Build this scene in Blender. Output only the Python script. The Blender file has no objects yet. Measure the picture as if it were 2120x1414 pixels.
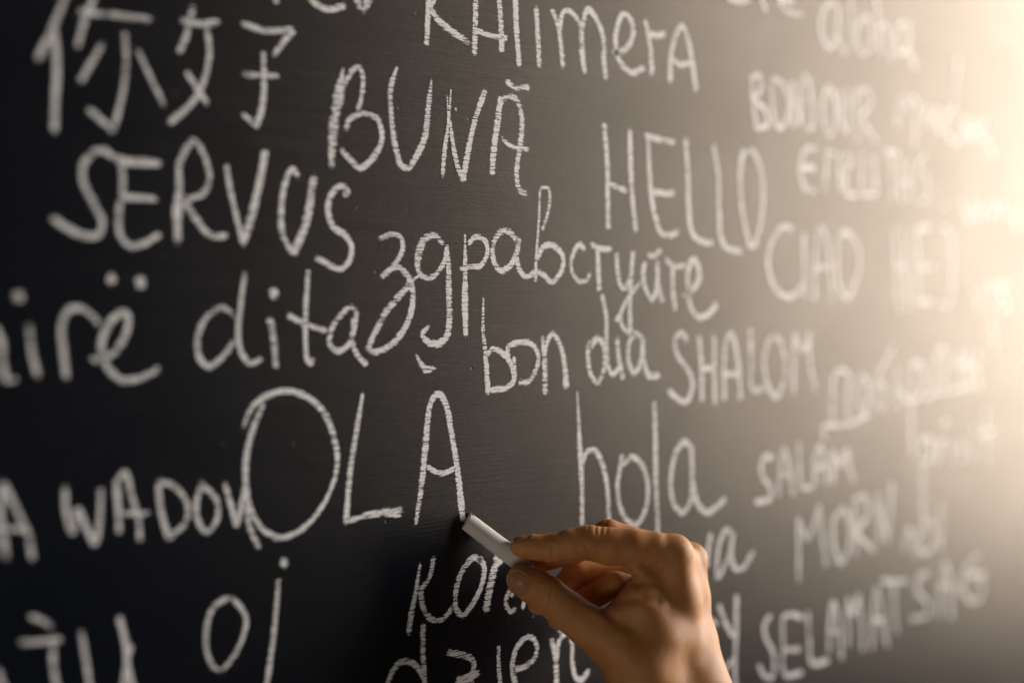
import bpy, bmesh, math
import numpy as np
from mathutils import Vector, Matrix
from mathutils.bvhtree import BVHTree

scene = bpy.context.scene
COL = scene.collection

# ------------------------------------------------------------------ camera, light, exposure
CAM_LOC = (-0.50912, -0.50912, 1.4)
CAM_PITCH = 0.022751
FOCUS = 0.6989
TIP = (-0.03293, 0.00000, 1.29671)
cam_data = bpy.data.cameras.new('camera')
cam = bpy.data.objects.new('camera', cam_data)
COL.objects.link(cam)
scene.camera = cam
cam.location = CAM_LOC
cam.rotation_euler = (math.radians(90) - CAM_PITCH, 0, math.radians(-45))
cam_data.lens = 50
cam_data.sensor_width = 36
cam_data.clip_start = 0.02
cam_data.clip_end = 50
cam_data.dof.use_dof = True
cam_data.dof.focus_distance = FOCUS
cam_data.dof.aperture_fstop = 2.25

world = bpy.data.worlds.new('World')
scene.world = world
world.use_nodes = True
bg = world.node_tree.nodes['Background']
bg.inputs['Color'].default_value = (1.0, 0.92, 0.86, 1)
bg.inputs['Strength'].default_value = 0.004

def area(name, loc, target, sx, sy, power, col):
    l = bpy.data.lights.new(name, 'AREA')
    l.shape = 'RECTANGLE'; l.size = sx; l.size_y = sy
    l.energy = power; l.color = col
    o = bpy.data.objects.new(name, l)
    COL.objects.link(o)
    o.location = loc
    o.rotation_euler = (Vector(target) - Vector(loc)).to_track_quat('-Z', 'Y').to_euler()
    return o
area('window_light', (3.2, -1.25, 2.0), (0.3, -0.1, 1.42), 1.4, 2.5, 196, (1.0, 0.945, 0.88))
area('room_light', (-1.35, -1.0, 0.75), (0.0, -0.05, 1.32), 0.9, 0.7, 4.1, (1.0, 0.90, 0.80))

scene.view_settings.view_transform = 'Standard'
scene.view_settings.look = 'None'
scene.view_settings.exposure = 0
scene.view_settings.gamma = 1
scene.view_settings.use_curve_mapping = False
scene.cycles.max_bounces = 6
scene.cycles.transparent_max_bounces = 16

# ------------------------------------------------------------------ node helpers
class N:
    def __init__(self, name):
        self.m = bpy.data.materials.new(name)
        self.m.use_nodes = True
        self.t = self.m.node_tree
        self.b = self.t.nodes['Principled BSDF']
        self.out = self.t.nodes['Material Output']
    def n(self, typ, **kw):
        nd = self.t.nodes.new(typ)
        for k, v in kw.items(): setattr(nd, k, v)
        return nd
    def l(self, a, b): self.t.links.new(a, b)
    def set(self, **kw):
        for k, v in kw.items():
            self.b.inputs[k.replace('_', ' ')].default_value = v
    def math(self, op, a, b=None, clamp=False):
        nd = self.n('ShaderNodeMath', operation=op, use_clamp=clamp)
        for i, v in enumerate((a, b)):
            if v is None: continue
            if isinstance(v, (int, float)): nd.inputs[i].default_value = v
            else: self.l(v, nd.inputs[i])
        return nd.outputs[0]
    def noise(self, vec, scale, detail=3, rough=0.5, dist=0):
        nd = self.n('ShaderNodeTexNoise')
        nd.inputs['Scale'].default_value = scale
        nd.inputs['Detail'].default_value = detail
        nd.inputs['Roughness'].default_value = rough
        nd.inputs['Distortion'].default_value = dist
        self.l(vec, nd.inputs['Vector'])
        return nd.outputs['Fac']
    def mapping(self, vec, scale=(1, 1, 1), rot=(0, 0, 0)):
        nd = self.n('ShaderNodeMapping')
        nd.inputs['Scale'].default_value = scale
        nd.inputs['Rotation'].default_value = rot
        self.l(vec, nd.inputs['Vector'])
        return nd.outputs[0]
    def ramp(self, fac, stops):
        nd = self.n('ShaderNodeValToRGB')
        e = nd.color_ramp.elements
        while len(e) < len(stops): e.new(0.5)
        for el, (p, c) in zip(e, stops):
            el.position = p
            el.color = c if len(c) == 4 else (*c, 1)
        self.l(fac, nd.inputs[0])
        return nd.outputs[0]
    def smooth(self, v, a, b):
        nd = self.n('ShaderNodeMapRange', interpolation_type='SMOOTHSTEP')
        nd.inputs['From Min'].default_value = a
        nd.inputs['From Max'].default_value = b
        self.l(v, nd.inputs['Value'])
        return nd.outputs['Result']
    def sheen(self, ior=1.45, rough=0.41, tint=(1, 0.9, 0.78), amount=1.0, normal=None):
        """satin coat: Fresnel-weighted Beckmann gloss over what is plugged into the Principled node"""
        g = self.n('ShaderNodeBsdfAnisotropic', distribution='BECKMANN')
        g.inputs['Color'].default_value = (*tint, 1)
        if isinstance(rough, (int, float)): g.inputs['Roughness'].default_value = rough
        else: self.l(rough, g.inputs['Roughness'])
        f = self.n('ShaderNodeFresnel'); f.inputs['IOR'].default_value = ior
        if normal is not None:
            self.l(normal, g.inputs['Normal']); self.l(normal, f.inputs['Normal'])
        mx = self.n('ShaderNodeMixShader')
        self.l(self.math('MULTIPLY', f.outputs[0], amount), mx.inputs[0])
        self.b.inputs['Specular IOR Level'].default_value = 0
        self.l(self.b.outputs[0], mx.inputs[1]); self.l(g.outputs[0], mx.inputs[2])
        return mx.outputs[0]
    def bump(self, h, strength, dist, prev=None):
        nd = self.n('ShaderNodeBump')
        nd.inputs['Strength'].default_value = strength
        nd.inputs['Distance'].default_value = dist
        self.l(h, nd.inputs['Height'])
        if prev is not None: self.l(prev, nd.inputs['Normal'])
        return nd.outputs[0]

def board_relief(k, vec):
    """brush strokes left in the black board paint, plus grit"""
    streak = k.noise(k.mapping(vec, (16, 1, 900), (0, 0.03, 0)), 1.0, 4, 0.6)
    streak2 = k.noise(k.mapping(vec, (70, 1, 3400), (0, -0.02, 0)), 1.0, 2, 0.5)
    grit = k.noise(vec, 900, 3, 0.6)
    h = k.math('ADD', k.math('MULTIPLY', streak, 1.0), k.math('MULTIPLY', streak2, 0.55))
    return k.math('ADD', h, k.math('MULTIPLY', grit, 0.7)), streak

def mat_board():
    k = N('black_board_paint')
    tc = k.n('ShaderNodeTexCoord').outputs['Object']
    h, streak = board_relief(k, tc)
    dust = k.noise(k.mapping(tc, (5, 1, 9)), 1.0, 5, 0.6, 0.6)
    col = k.ramp(dust, [(0.3, (0.0050, 0.0064, 0.0105)), (0.75, (0.0095, 0.0112, 0.0155))])
    k.l(col, k.b.inputs['Base Color'])
    rr = k.math('ADD', k.math('MULTIPLY', streak, 0.08), 0.345)
    pits = k.n('ShaderNodeTexVoronoi'); pits.inputs['Scale'].default_value = 55
    k.l(tc, pits.inputs['Vector'])
    pit = k.smooth(pits.outputs['Distance'], 0.0, 0.06)
    b1 = k.bump(h, 0.28, 0.0003)
    b2 = k.bump(pit, 0.35, 0.0004, b1)
    k.l(b2, k.b.inputs['Normal'])
    amt = k.math('ADD', 0.62, k.math('MULTIPLY', k.noise(k.mapping(tc, (7, 1, 11)), 1.0, 4, 0.6, 1.2), 0.26))
    k.l(k.sheen(1.5, rr, (1.0, 0.858, 0.715), amt, b2), k.out.inputs['Surface'])
    return k.m

def mat_chalk_line():
    k = N('chalk_line')
    tc = k.n('ShaderNodeTexCoord').outputs['Object']
    at = k.n('ShaderNodeAttribute', attribute_name='stroke')   # x: across -1..1, y: mm to nearest end, z: pressure
    sep = k.n('ShaderNodeSeparateXYZ'); k.l(at.outputs['Vector'], sep.inputs[0])
    g1 = k.noise(k.mapping(tc, (190, 1, 2400), (0, 0.02, 0)), 1.0, 2, 0.6)
    g2 = k.noise(tc, 1500, 2, 0.6)
    g3 = k.noise(k.mapping(tc, (110, 1, 1300)), 1.0, 2, 0.5)
    g = k.math('ADD', k.math('ADD', k.math('MULTIPLY', g1, 0.42), k.math('MULTIPLY', g2, 0.2)), k.math('MULTIPLY', g3, 0.38))
    ab = k.math('ABSOLUTE', sep.outputs[0])
    edge = k.math('POWER', k.math('ADD', ab, k.math('MULTIPLY', k.math('SUBTRACT', g1, 0.5), 1.0)), 3.5)
    endf = k.math('SUBTRACT', 1.0, k.smooth(sep.outputs[1], 0.0, 2.2))
    thr = k.math('ADD', 0.450, k.math('ADD', k.math('MULTIPLY', edge, 0.20), k.math('MULTIPLY', endf, 0.10)))
    thr = k.math('SUBTRACT', thr, sep.outputs[2])
    diff = k.math('SUBTRACT', g, thr)
    mask = k.smooth(diff, -0.008, 0.022)
    mask = k.math('MULTIPLY', mask, 0.93)
    tone = k.ramp(g2, [(0.3, (0.84, 0.82, 0.815)), (0.7, (0.96, 0.94, 0.93))])
    k.l(tone, k.b.inputs['Base Color'])
    bn = k.bump(g, 0.4, 0.0003)
    k.l(bn, k.b.inputs['Normal'])
    sh = k.sheen(1.45, 0.42, (1.0, 0.88, 0.78), 0.9, bn)
    tr = k.n('ShaderNodeBsdfTransparent')
    mx = k.n('ShaderNodeMixShader')
    k.l(mask, mx.inputs[0]); k.l(tr.outputs[0], mx.inputs[1]); k.l(sh, mx.inputs[2])
    k.l(mx.outputs[0], k.out.inputs['Surface'])
    return k.m

def mat_chalk_stick():
    k = N('chalk_stick_white')
    tc = k.n('ShaderNodeTexCoord').outputs['Object']
    n1 = k.noise(tc, 450, 4, 0.6)
    n2 = k.noise(tc, 90, 3, 0.5)
    k.l(k.ramp(n2, [(0.3, (0.80, 0.73, 0.67)), (0.7, (0.86, 0.80, 0.74))]), k.b.inputs['Base Color'])
    k.set(Roughness=0.85, Specular_IOR_Level=0.2)
    k.l(k.bump(n1, 0.25, 0.0003), k.b.inputs['Normal'])
    return k.m

def mat_skin():
    k = N('skin')
    tc = k.n('ShaderNodeTexCoord').outputs['Object']
    n1 = k.noise(tc, 60, 4, 0.55)
    n2 = k.noise(tc, 700, 3, 0.6)
    col = k.ramp(n1, [(0.3, (0.57, 0.24, 0.075)), (0.55, (0.66, 0.305, 0.105)), (0.75, (0.71, 0.35, 0.135))])
    k.l(col, k.b.inputs['Base Color'])
    k.set(Roughness=0.43, Specular_IOR_Level=0.38, Subsurface_Weight=0.5, Subsurface_Scale=0.005)
    k.b.inputs['Subsurface Radius'].default_value = (1.0, 0.35, 0.15)
    # skin lines: two crossing sets of fine furrows and pores
    v = k.n('ShaderNodeTexVoronoi', feature='DISTANCE_TO_EDGE'); v.inputs['Scale'].default_value = 1.0
    wob = k.n('ShaderNodeVectorMath', operation='ADD')
    nv = k.n('ShaderNodeTexNoise'); nv.inputs['Scale'].default_value = 300
    k.l(tc, nv.inputs['Vector'])
    sc = k.n('ShaderNodeVectorMath', operation='SCALE'); sc.inputs['Scale'].default_value = 0.0012
    k.l(nv.outputs['Color'], sc.inputs[0])
    k.l(tc, wob.inputs[0]); k.l(sc.outputs[0], wob.inputs[1])
    k.l(k.mapping(wob.outputs[0], (1300, 2000, 1500), (0, 0, 0.6)), v.inputs['Vector'])
    furrow = k.smooth(v.outputs['Distance'], 0.0, 0.22)
    b1 = k.bump(furrow, 0.3, 0.00022)
    b2 = k.bump(n2, 0.25, 0.00025, b1)
    k.l(b2, k.b.inputs['Normal'])
    return k.m

def mat_nail():
    k = N('fingernail')
    tc = k.n('ShaderNodeTexCoord').outputs['Object']
    n1 = k.noise(tc, 120, 3, 0.5)
    k.l(k.ramp(n1, [(0.3, (0.50, 0.215, 0.115)), (0.7, (0.56, 0.25, 0.135))]), k.b.inputs['Base Color'])
    k.set(Roughness=0.3, Specular_IOR_Level=0.5, Subsurface_Weight=0.2, Subsurface_Scale=0.002)
    return k.m

M_BOARD, M_LINE, M_STICK, M_SKIN, M_NAIL = mat_board(), mat_chalk_line(), mat_chalk_stick(), mat_skin(), mat_nail()

def mesh_obj(name, verts, faces, mat, parent=None, smooth=True):
    me = bpy.data.meshes.new(name)
    me.from_pydata([tuple(v) for v in verts], [], [tuple(f) for f in faces])
    me.update()
    if smooth: me.shade_smooth()
    me.materials.append(mat)
    o = bpy.data.objects.new(name, me)
    COL.objects.link(o)
    if parent is not None: o.parent = parent
    return o

# ------------------------------------------------------------------ chalkboard
bm = bmesh.new()
bmesh.ops.create_cube(bm, size=1.0)
bmesh.ops.scale(bm, vec=(3.3, 0.018, 1.6), verts=bm.verts)
bmesh.ops.translate(bm, vec=(0.65, 0.009, 0), verts=bm.verts)
bmesh.ops.bevel(bm, geom=bm.edges[:], offset=0.002, segments=2, affect='EDGES')
board = bpy.data.objects.new('chalkboard', None)
COL.objects.link(board)
board.location = (0, 0, 1.4)
me = bpy.data.meshes.new('board_panel')
bm.to_mesh(me); bm.free()
me.materials.append(M_BOARD)
panel = bpy.data.objects.new('board_panel', me)
COL.objects.link(panel)
panel.parent = board
board['label'] = 'black chalkboard covered with greetings in many languages in white chalk'
board['category'] = 'chalkboard'

# chalk words: centre lines in millimetres on the board (x along it, z up), width factor of a 5.6 mm line
WRITING = [
 ('two blurred Chinese characters, nihao, in white chalk at the top left', [
  (0.7, [(-240.8,123.7),(-246.9,108.8),(-253.8,94.8)]),
  (0.71, [(-247.2,106.9),(-246,91.8),(-246.8,80.1),(-247.3,67.8)]),
  (0.63, [(-230.1,121.7),(-233.5,114.4),(-237.7,100.8)]),
  (0.64, [(-236.9,114.8),(-222.5,115.7),(-205.4,116.5)]),
  (0.63, [(-227.1,103.4),(-236.4,88)]),
  (0.64, [(-217.1,109.8),(-216.6,97.2),(-218.5,84.3),(-222.5,70)]),
  (0.63, [(-222.5,70),(-228.3,74.5),(-233.4,77.7)]),
  (0.59, [(-211.3,102.9),(-205.5,92.7),(-199.4,82.4)]),
  (0.67, [(-185.6,125),(-188.7,113),(-192.5,104.4)]),
  (0.68, [(-191.3,117.9),(-182.9,117.8),(-173.2,119.8)]),
  (0.68, [(-179.4,117.6),(-178,106.5),(-181.5,92.8),(-187.7,83.6),(-197.2,75.8)]),
  (0.68, [(-189.2,97.2),(-183.1,90),(-179.2,85.1)]),
  (0.71, [(-161.6,121.1),(-151,119.5),(-134.9,122.1)]),
  (0.72, [(-134.9,121.8),(-140.1,116.2),(-145.6,109.6)]),
  (0.71, [(-151,109.9),(-150.7,98.3),(-152,85.8),(-154.9,78)]),
  (0.7, [(-154.9,78.3),(-161.8,82.8)]),
  (0.71, [(-161.3,99.8),(-152.7,99.8),(-143.1,101.2)]),
 ]),
 ('cut-off chalk word ending in e and v at the top edge', [
  (0.72, [(-145.1,135.5),(-144,131.7)]),
  (0.74, [(-128.4,140.2),(-124.9,135.9),(-116.9,133.5),(-106.9,136.4)]),
  (0.95, [(-102.3,144.3),(-99.6,139.7),(-96.8,135.4)]),
  (0.96, [(-96.8,135.4),(-93,140.7),(-90.1,146.3)]),
  (1.03, [(-100,144),(-97.7,139.3),(-96.6,136.5),(-93.4,144.3)]),
 ]),
 ('the word KALIMERA in white chalk', [
  (0.89, [(-56.2,150.1),(-56.7,139.4),(-57.7,125.9)]),
  (0.72, [(-51,150.9),(-53.6,145.9),(-56.2,142.5)]),
  (0.92, [(-56.2,143.6),(-47.4,136.9),(-29.4,130)]),
  (0.97, [(-25.1,156.5),(-25.6,140),(-26.2,125)]),
  (0.98, [(-9.6,159),(-7.9,142.5),(-7.4,128.9)]),
  (0.74, [(-26.2,137.1),(-16.3,135.7),(-3.4,135.9)]),
  (0.98, [(2.3,160.8),(2.9,144),(5.2,123.3)]),
  (0.94, [(17.4,153.8),(18.6,140.5),(19.8,125)]),
  (0.89, [(28.7,155.2),(33.6,148.3),(35.7,139.4),(37.6,126.3)]),
  (0.89, [(34.8,145.2),(37.9,154.8),(44.1,155.7),(52.6,148.9)]),
  (0.99, [(51.9,149.6),(52.3,138.3),(54.4,125.8)]),
  (0.99, [(51.9,148.4),(56.7,159.2),(63.1,155.9),(68.9,147.3),(69.9,134.5),(71.6,124.4)]),
  (0.99, [(77.5,138.9),(85.5,140.8),(92.9,147.9),(93.6,156.8),(86.1,161),(80.8,153.2),(79.5,142.6),(83.5,134.4),(93.7,130),(104,134.3)]),
  (1.0, [(104.6,160.1),(108.8,147.3),(110.3,130.6)]),
  (1.0, [(108.1,153.5),(115.2,153.1),(121.6,155.3)]),
  (1.0, [(126.7,128.8),(127.4,143.4),(131.7,155.8),(136.8,161.5),(142,156.3),(146.6,143.1),(150.4,126.9)]),
  (1.0, [(128.9,141.8),(136.2,139.5),(145.8,141.6)]),
 ]),
 ('the word BUNA with a breve on its A in white chalk', [
  ([0.46,1.52,1.52,0.91], [(-107.8,108.2),(-110.3,95.7),(-113.5,81),(-114.5,63.7)]),
  (0.71, [(-107.1,100.4),(-102.4,108.1),(-98.2,110.1),(-96.4,105.2),(-97.4,95.6),(-99.7,90.3)]),
  (0.79, [(-106.2,81.3),(-104.4,85.5),(-96,89.2),(-87.9,87.4),(-85.1,79.1),(-88.9,71.4),(-97.9,64.5),(-104.4,68),(-109,72)]),
  ([0.42,0.84,0.84,0.93,0.84], [(-75.8,113.1),(-79.7,103.4),(-79.7,91.5),(-77.8,78.2),(-74.4,67.7)]),
  ([0.88,0.88,0.96,0.96,0.88,0.35], [(-75.4,68),(-69.4,66.3),(-63.9,72.6),(-58.8,82.1),(-56.3,97.6),(-54.4,110)]),
  (0.32, [(-44.4,103.4),(-44,95),(-44.2,87.2)]),
  ([0.28,0.46,0.74,0.64], [(-41.9,106.8),(-43.5,90.4),(-46,77),(-47.5,63.8)]),
  ([0.47,0.75,0.84,0.84], [(-42.3,90.5),(-41,81.3),(-37.5,69.1),(-33.8,62.8)]),
  (0.96, [(-33.8,62.8),(-29.5,80.7),(-25.1,94.4),(-18.8,108.1)]),
  (0.37, [(-38.9,97.6),(-38.3,96.3)]),
  (1.03, [(-8,105.7),(-10.2,93.5),(-13,78),(-13.9,67.6)]),
  (0.93, [(-9.6,102.3),(-2.9,106.6),(2.9,106),(6.9,97.5),(6.3,85.2),(4,75.3),(3.4,65.5),(5.8,60),(10.4,59)]),
  (0.64, [(-8,85.7),(-0.6,82.2),(11.6,81.6)]),
  (0.79, [(-3.8,114.4),(1.7,111.9),(12.2,113.1)]),
 ]),
 ('the word HELLO in tall white chalk capitals', [
  (0.99, [(70.4,99.8),(72.8,78.4),(73.2,62.8),(73.7,43.7)]),
  (0.99, [(91.7,97.8),(92.6,72.9),(94.3,58.6),(96.8,43)]),
  (0.79, [(72.8,68.2),(80,66.6),(88.5,65)]),
  (1.0, [(107.1,97.2),(108.8,74),(111.9,56.9),(118.8,43.1),(126.1,42),(134.9,44.5)]),
  (0.9, [(105,96.5),(117.3,95.4),(130.3,94.6)]),
  (1.0, [(109.7,65.1),(119.5,65.7),(130,65.7)]),
  (1.0, [(140.9,97.4),(143.2,76.2),(144.2,58.5),(146.5,45.2),(152.9,40.4),(166.3,38.3)]),
  (1.0, [(167.4,95.9),(172.2,78.1),(172.8,59.9),(175.3,41.2),(181.5,36),(195.1,34.6)]),
  (1.0, [(202.6,98.2),(195.7,91.6),(194.4,71.5),(198.4,51.9),(206,37.6),(213.4,47.5),(217.3,67.8),(215.2,84.2),(208.6,94.6),(200.1,97.4)]),
 ]),
 ('the word SERVUS in thick soft white chalk', [
  (0.69, [(-222.6,59.3),(-225.2,61.8),(-229.3,61.7),(-234.8,57.3),(-235.9,50.4),(-231.2,41.6),(-227.5,34.2),(-229.2,29.2),(-235.4,28.6),(-242.7,31.3),(-248.3,34.8)]),
  (0.88, [(-220.9,58.7),(-212.3,58.6),(-201.7,58.8)]),
  (0.68, [(-218.8,56.9),(-218.4,47.7),(-220.2,37.6),(-219.9,29.9),(-216,25.4),(-209,26.4),(-201.9,30.2)]),
  (0.65, [(-220.2,44.5),(-212.4,44.6),(-203.6,44.5)]),
  ([0.67,0.8,1.07,0.93], [(-193.1,59.6),(-192.8,49.2),(-193.7,39.6),(-193.8,27.7)]),
  (0.74, [(-193.1,58.8),(-189,66.3),(-185.3,69.4),(-180.1,62.1),(-178.3,53.3),(-182.1,47.5),(-189.6,45.3)]),
  (0.78, [(-190.5,43.8),(-184.5,36.9),(-178.4,30.7),(-169.8,31)]),
  (0.62, [(-170.1,60.8),(-168.3,50.7),(-165.4,40.2),(-162,27.9)]),
  (0.99, [(-150.4,67.7),(-153.5,53.3),(-157.5,39.7),(-162,27.9)]),
  (0.79, [(-132.9,58.4),(-136,61.1),(-139.7,55),(-141.8,43.8),(-141.3,32.9),(-135.7,24.1)]),
  (1.1, [(-135.7,24.1),(-128.8,37.6),(-124.2,58.5)]),
  (0.8, [(-108.2,51.8),(-104.9,52.4),(-106.3,54.9),(-109.5,55.4),(-114.7,51.1),(-116.5,44.4),(-113.8,37.2),(-107.3,33.7),(-103.1,28.7),(-104.5,21.9),(-109.2,18.1),(-116.6,20.2),(-123.4,22.9)]),
 ]),
 ('a long Russian greeting in white chalk script ending in te', [
  (0.71, [(-87.1,32.2),(-81.2,34.3),(-74.2,33.8),(-72.4,29.6),(-75.3,23.4),(-80.3,18.7),(-85.7,14.6)]),
  (0.84, [(-81.8,17.5),(-76.3,19.9),(-70.7,16.6),(-67,11.2),(-66.7,1.9),(-70.3,-7.3),(-77.4,-15),(-88.3,-19.7),(-94.1,-18.8)]),
  (0.92, [(-94.1,-18.8),(-89.2,-10.2),(-81.3,0.4),(-73.3,7.3),(-66.7,13.6)]),
  ([0.63,0.72,1.17,1.17,0.9,0.81,0.72,0.72,0.72], [(-46.8,31.2),(-52.6,35.1),(-58.9,33.2),(-63,25.3),(-62.5,17.5),(-56.8,14.5),(-50.5,17.7),(-46.2,23.3),(-44.6,30.5)]),
  ([0.64,0.91,1.09,1.09,1.0,1.0,0.91,0.73,0.55], [(-44.6,30.5),(-43.6,21),(-43.4,9.9),(-43,-2),(-44.1,-11.5),(-47.4,-15.4),(-55.8,-16.1),(-60.5,-12.1),(-56.3,-8.2)]),
  (0.35, [(-66.1,13.9),(-61.5,16.4)]),
  ([0.38,0.76,1.14,0.85], [(-32.7,36.9),(-32.5,21.3),(-32.7,2),(-32.2,-12.9)]),
  (0.72, [(-30.5,31.7),(-25.5,35.5),(-18.8,33.7),(-17.4,28.1),(-22.1,21.5),(-29.9,20.9),(-36,19.6)]),
  (0.88, [(3.8,34.5),(-2.7,39.1),(-8.5,38.6),(-13.1,32.3),(-13.1,24.1),(-8.5,19.3),(-1.5,21.9),(3.2,28.7),(4.9,35.4)]),
  (0.84, [(4.9,35.4),(3.2,27),(5.5,19.6),(10.3,16.5),(16.6,18.9)]),
  (0.64, [(21.8,40.6),(25.5,48),(27.6,57.4),(26.1,62.8),(19.9,62)]),
  ([0.49,0.49,0.49,0.69], [(20.2,61.6),(19.3,44.3),(17.5,27.4),(16.9,14.7)]),
  (0.84, [(18.1,25.7),(23,32.2),(30.4,32.9),(37.3,27.9),(37.3,21.5),(29.2,14.1),(22.4,18.2),(18.1,19)]),
  (0.79, [(54.4,31.4),(51.1,34.5),(45.4,29),(44.1,21.2),(49.2,15.2),(55.7,15.3),(59,18.8)]),
  (0.79, [(59.6,34.6),(66.9,32.4),(76.3,32.7)]),
  (0.94, [(64.9,32.2),(65.6,19.8),(66.3,10.1)]),
  (0.84, [(80.4,30.8),(81.5,20.1),(84.5,12.1),(88.7,12.2),(92.8,20.3),(94.2,31.2)]),
  (0.89, [(94.2,31.2),(92.6,15.8),(91.8,2.2),(92.2,-13.1)]),
  (0.74, [(92.2,-13.6),(85.3,-9.5),(83.9,-3.2),(90.1,5.9),(100.6,15)]),
  (0.89, [(80.2,-6),(84.6,-3.3)]),
  (0.9, [(104.1,26),(103.1,18.7),(105.6,10.5),(111.3,5.1),(114.9,13.4),(115.6,26.3)]),
  (0.95, [(115.6,26.3),(116.7,12.5),(120.8,4)]),
  (0.85, [(107.7,30.2),(112.7,29.9),(118.8,33.3)]),
  (0.85, [(122.9,28.3),(130.4,24.8),(140.9,24.8)]),
  (0.95, [(129.6,24.8),(129.7,11.7),(132,-0.5)]),
  (1.0, [(139.5,7.5),(147.1,10.9),(154,17.6),(152.9,25.3),(147.8,28.5),(143.7,22.2),(144,9.9),(147.1,-0.5),(154.9,-4.8),(164.3,-2.4),(170.6,2.9)]),
 ]),
 ('cut-off Albanian word ending in ire with two dots on its e, blurred at the left edge', [
  (0.59, [(-271.8,-6),(-269,-13.2),(-268.5,-21.2),(-266.7,-26.8),(-263.2,-25.8)]),
  (1.08, [(-262.2,6),(-261.9,3.6)]),
  (0.66, [(-258.2,-5.3),(-257.3,-14.9),(-254.7,-25.7)]),
  (0.68, [(-243.1,-26.5),(-244.3,-15.9),(-244.8,-6.2),(-242.1,-0.6),(-236.4,0.2),(-229,-5.5)]),
  (0.74, [(-232.4,-20),(-224,-17.9),(-218,-11),(-216.6,-2.5),(-219.6,-1.3),(-225.6,-7.1),(-228.2,-14.7),(-226.2,-21.7),(-219.8,-28),(-211.1,-27.6),(-202.3,-23.9)]),
  (0.95, [(-223.8,12.9),(-223.5,10.2)]),
  (1.1, [(-210.9,12.7),(-210.6,9.2)]),
 ]),
 ('the word dita in white chalk lower-case letters', [
  (0.68, [(-165.6,-3.5),(-172.4,0.6),(-180.1,-3.4),(-184.3,-11.5),(-183.9,-19.6),(-179.2,-23.8),(-172.5,-20.3),(-166.2,-13.4)]),
  (0.7, [(-160.9,16),(-163.2,1.5),(-164.5,-10.9),(-162.3,-19.7),(-157.8,-23.1),(-152.3,-20.7)]),
  (0.96, [(-148.2,-3.6),(-146.2,-13.7),(-145.2,-25.2)]),
  (1.36, [(-146.6,7.4),(-145.4,6.1)]),
  (0.73, [(-127.6,17.5),(-128.9,1.5),(-129.2,-14),(-128.5,-21.3),(-126.7,-24),(-124.7,-22.7)]),
  (0.77, [(-138.4,-2.8),(-127.9,-7.1),(-117.1,-10)]),
  (0.73, [(-100.3,-1.1),(-103.6,1),(-109.3,-2.6),(-114.9,-9.2),(-115.8,-15.8),(-111.2,-18.9),(-105.6,-16.7),(-101.8,-9.3),(-100.3,-0.4)]),
  (0.83, [(-101.7,-3.4),(-103.2,-13.1),(-100.8,-19.8),(-94.6,-25.6)]),
 ]),
 ('the word bon in white chalk', [
  ([0.39,0.74,0.88,0.98], [(-20.2,5.7),(-20.5,-10.2),(-18.8,-22.4),(-17.1,-41.7)]),
  (0.83, [(-18.2,-23.2),(-14.2,-20.1),(-7.3,-21.9),(-0.4,-28.6),(1.1,-36.2),(-3.9,-39.3),(-15.4,-40.5)]),
  (0.84, [(-2.7,-24),(-3.3,-19.5),(3.2,-17.1),(13.9,-17.9),(19,-24.1),(16.4,-32.5),(10.3,-37.3),(4.4,-37.1)]),
  (0.74, [(1.2,-23.7),(2,-35.4)]),
  ([0.79,1.08,0.99], [(22.4,-14.9),(23.9,-27.6),(24.3,-43.8)]),
  ([0.59,0.79,0.79,0.89,0.99,1.18], [(23.7,-24.2),(26.1,-16.6),(30.1,-12.8),(34.9,-17.6),(38.4,-26.3),(40.3,-41)]),
 ]),
 ('the word dia in white chalk beside bon', [
  (0.89, [(59.1,-17.6),(57.4,-24.1),(59.7,-34.7),(65,-39.3),(70.4,-32.4),(70.4,-20.9),(65.7,-15.5),(59.1,-20.6)]),
  (0.89, [(69,7.5),(72.1,-4),(72.4,-20),(73.7,-30.7),(77.5,-35.3),(83.3,-31.9)]),
  (0.99, [(81.2,-15.7),(82.6,-26.5),(86.1,-38.3)]),
  (0.94, [(102.8,-16.9),(97.1,-13.6),(91.6,-18.6),(90.6,-27.6),(95.8,-35.4),(101.4,-29.7),(103.1,-16.9)]),
  (1.0, [(102.8,-16),(103.9,-27.9),(108.6,-37.2),(117.3,-37.5)]),
 ]),
 ('the word SHALOM in soft white chalk capitals', [
  (1.0, [(142.6,-17.5),(138,-13.7),(132,-17.4),(133.6,-25.8),(144.2,-35.6),(148.1,-43.3),(142.8,-53.5),(133.7,-51.2),(126.2,-46.2)]),
  (1.0, [(153.9,-15.7),(156.3,-31.7),(157.2,-53.3)]),
  (1.0, [(168.6,-15.9),(168.7,-32),(169.6,-55.8)]),
  (0.9, [(156.3,-34.5),(168.7,-34.9)]),
  (1.0, [(179,-53.8),(178.4,-31.3),(181.2,-17),(185.7,-15.2),(190.1,-22.9),(193.4,-38.5),(195.2,-55)]),
  (0.9, [(178.9,-38.5),(193.4,-39.3)]),
  (1.0, [(204.8,-12.5),(205.7,-32),(207,-48.7),(218.4,-49.2)]),
  (0.99, [(231,-14.7),(222.5,-21.6),(219.5,-33.4),(223.5,-47.4),(232.2,-54.2),(239.5,-48),(242,-34),(237.2,-20.8),(229.3,-14.7)]),
  (0.99, [(251.5,-53.5),(251.4,-34.2),(252.1,-15)]),
  (0.99, [(252.1,-15),(260.3,-25.3),(265.4,-24.4),(268.4,-15.2)]),
  (0.99, [(268.4,-15.2),(269.9,-34.7),(276.2,-53.5)]),
 ]),
 ('the word CIAO in soft white chalk capitals', [
  (1.09, [(248.9,50.2),(240.1,51.8),(229.7,45),(223,31.9),(226.5,18.1),(236.9,9.2),(247.5,7.8),(258.2,12.4),(261.8,17.1)]),
  (0.99, [(262.4,48.2),(262.6,32.9),(263.3,6.4)]),
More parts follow.
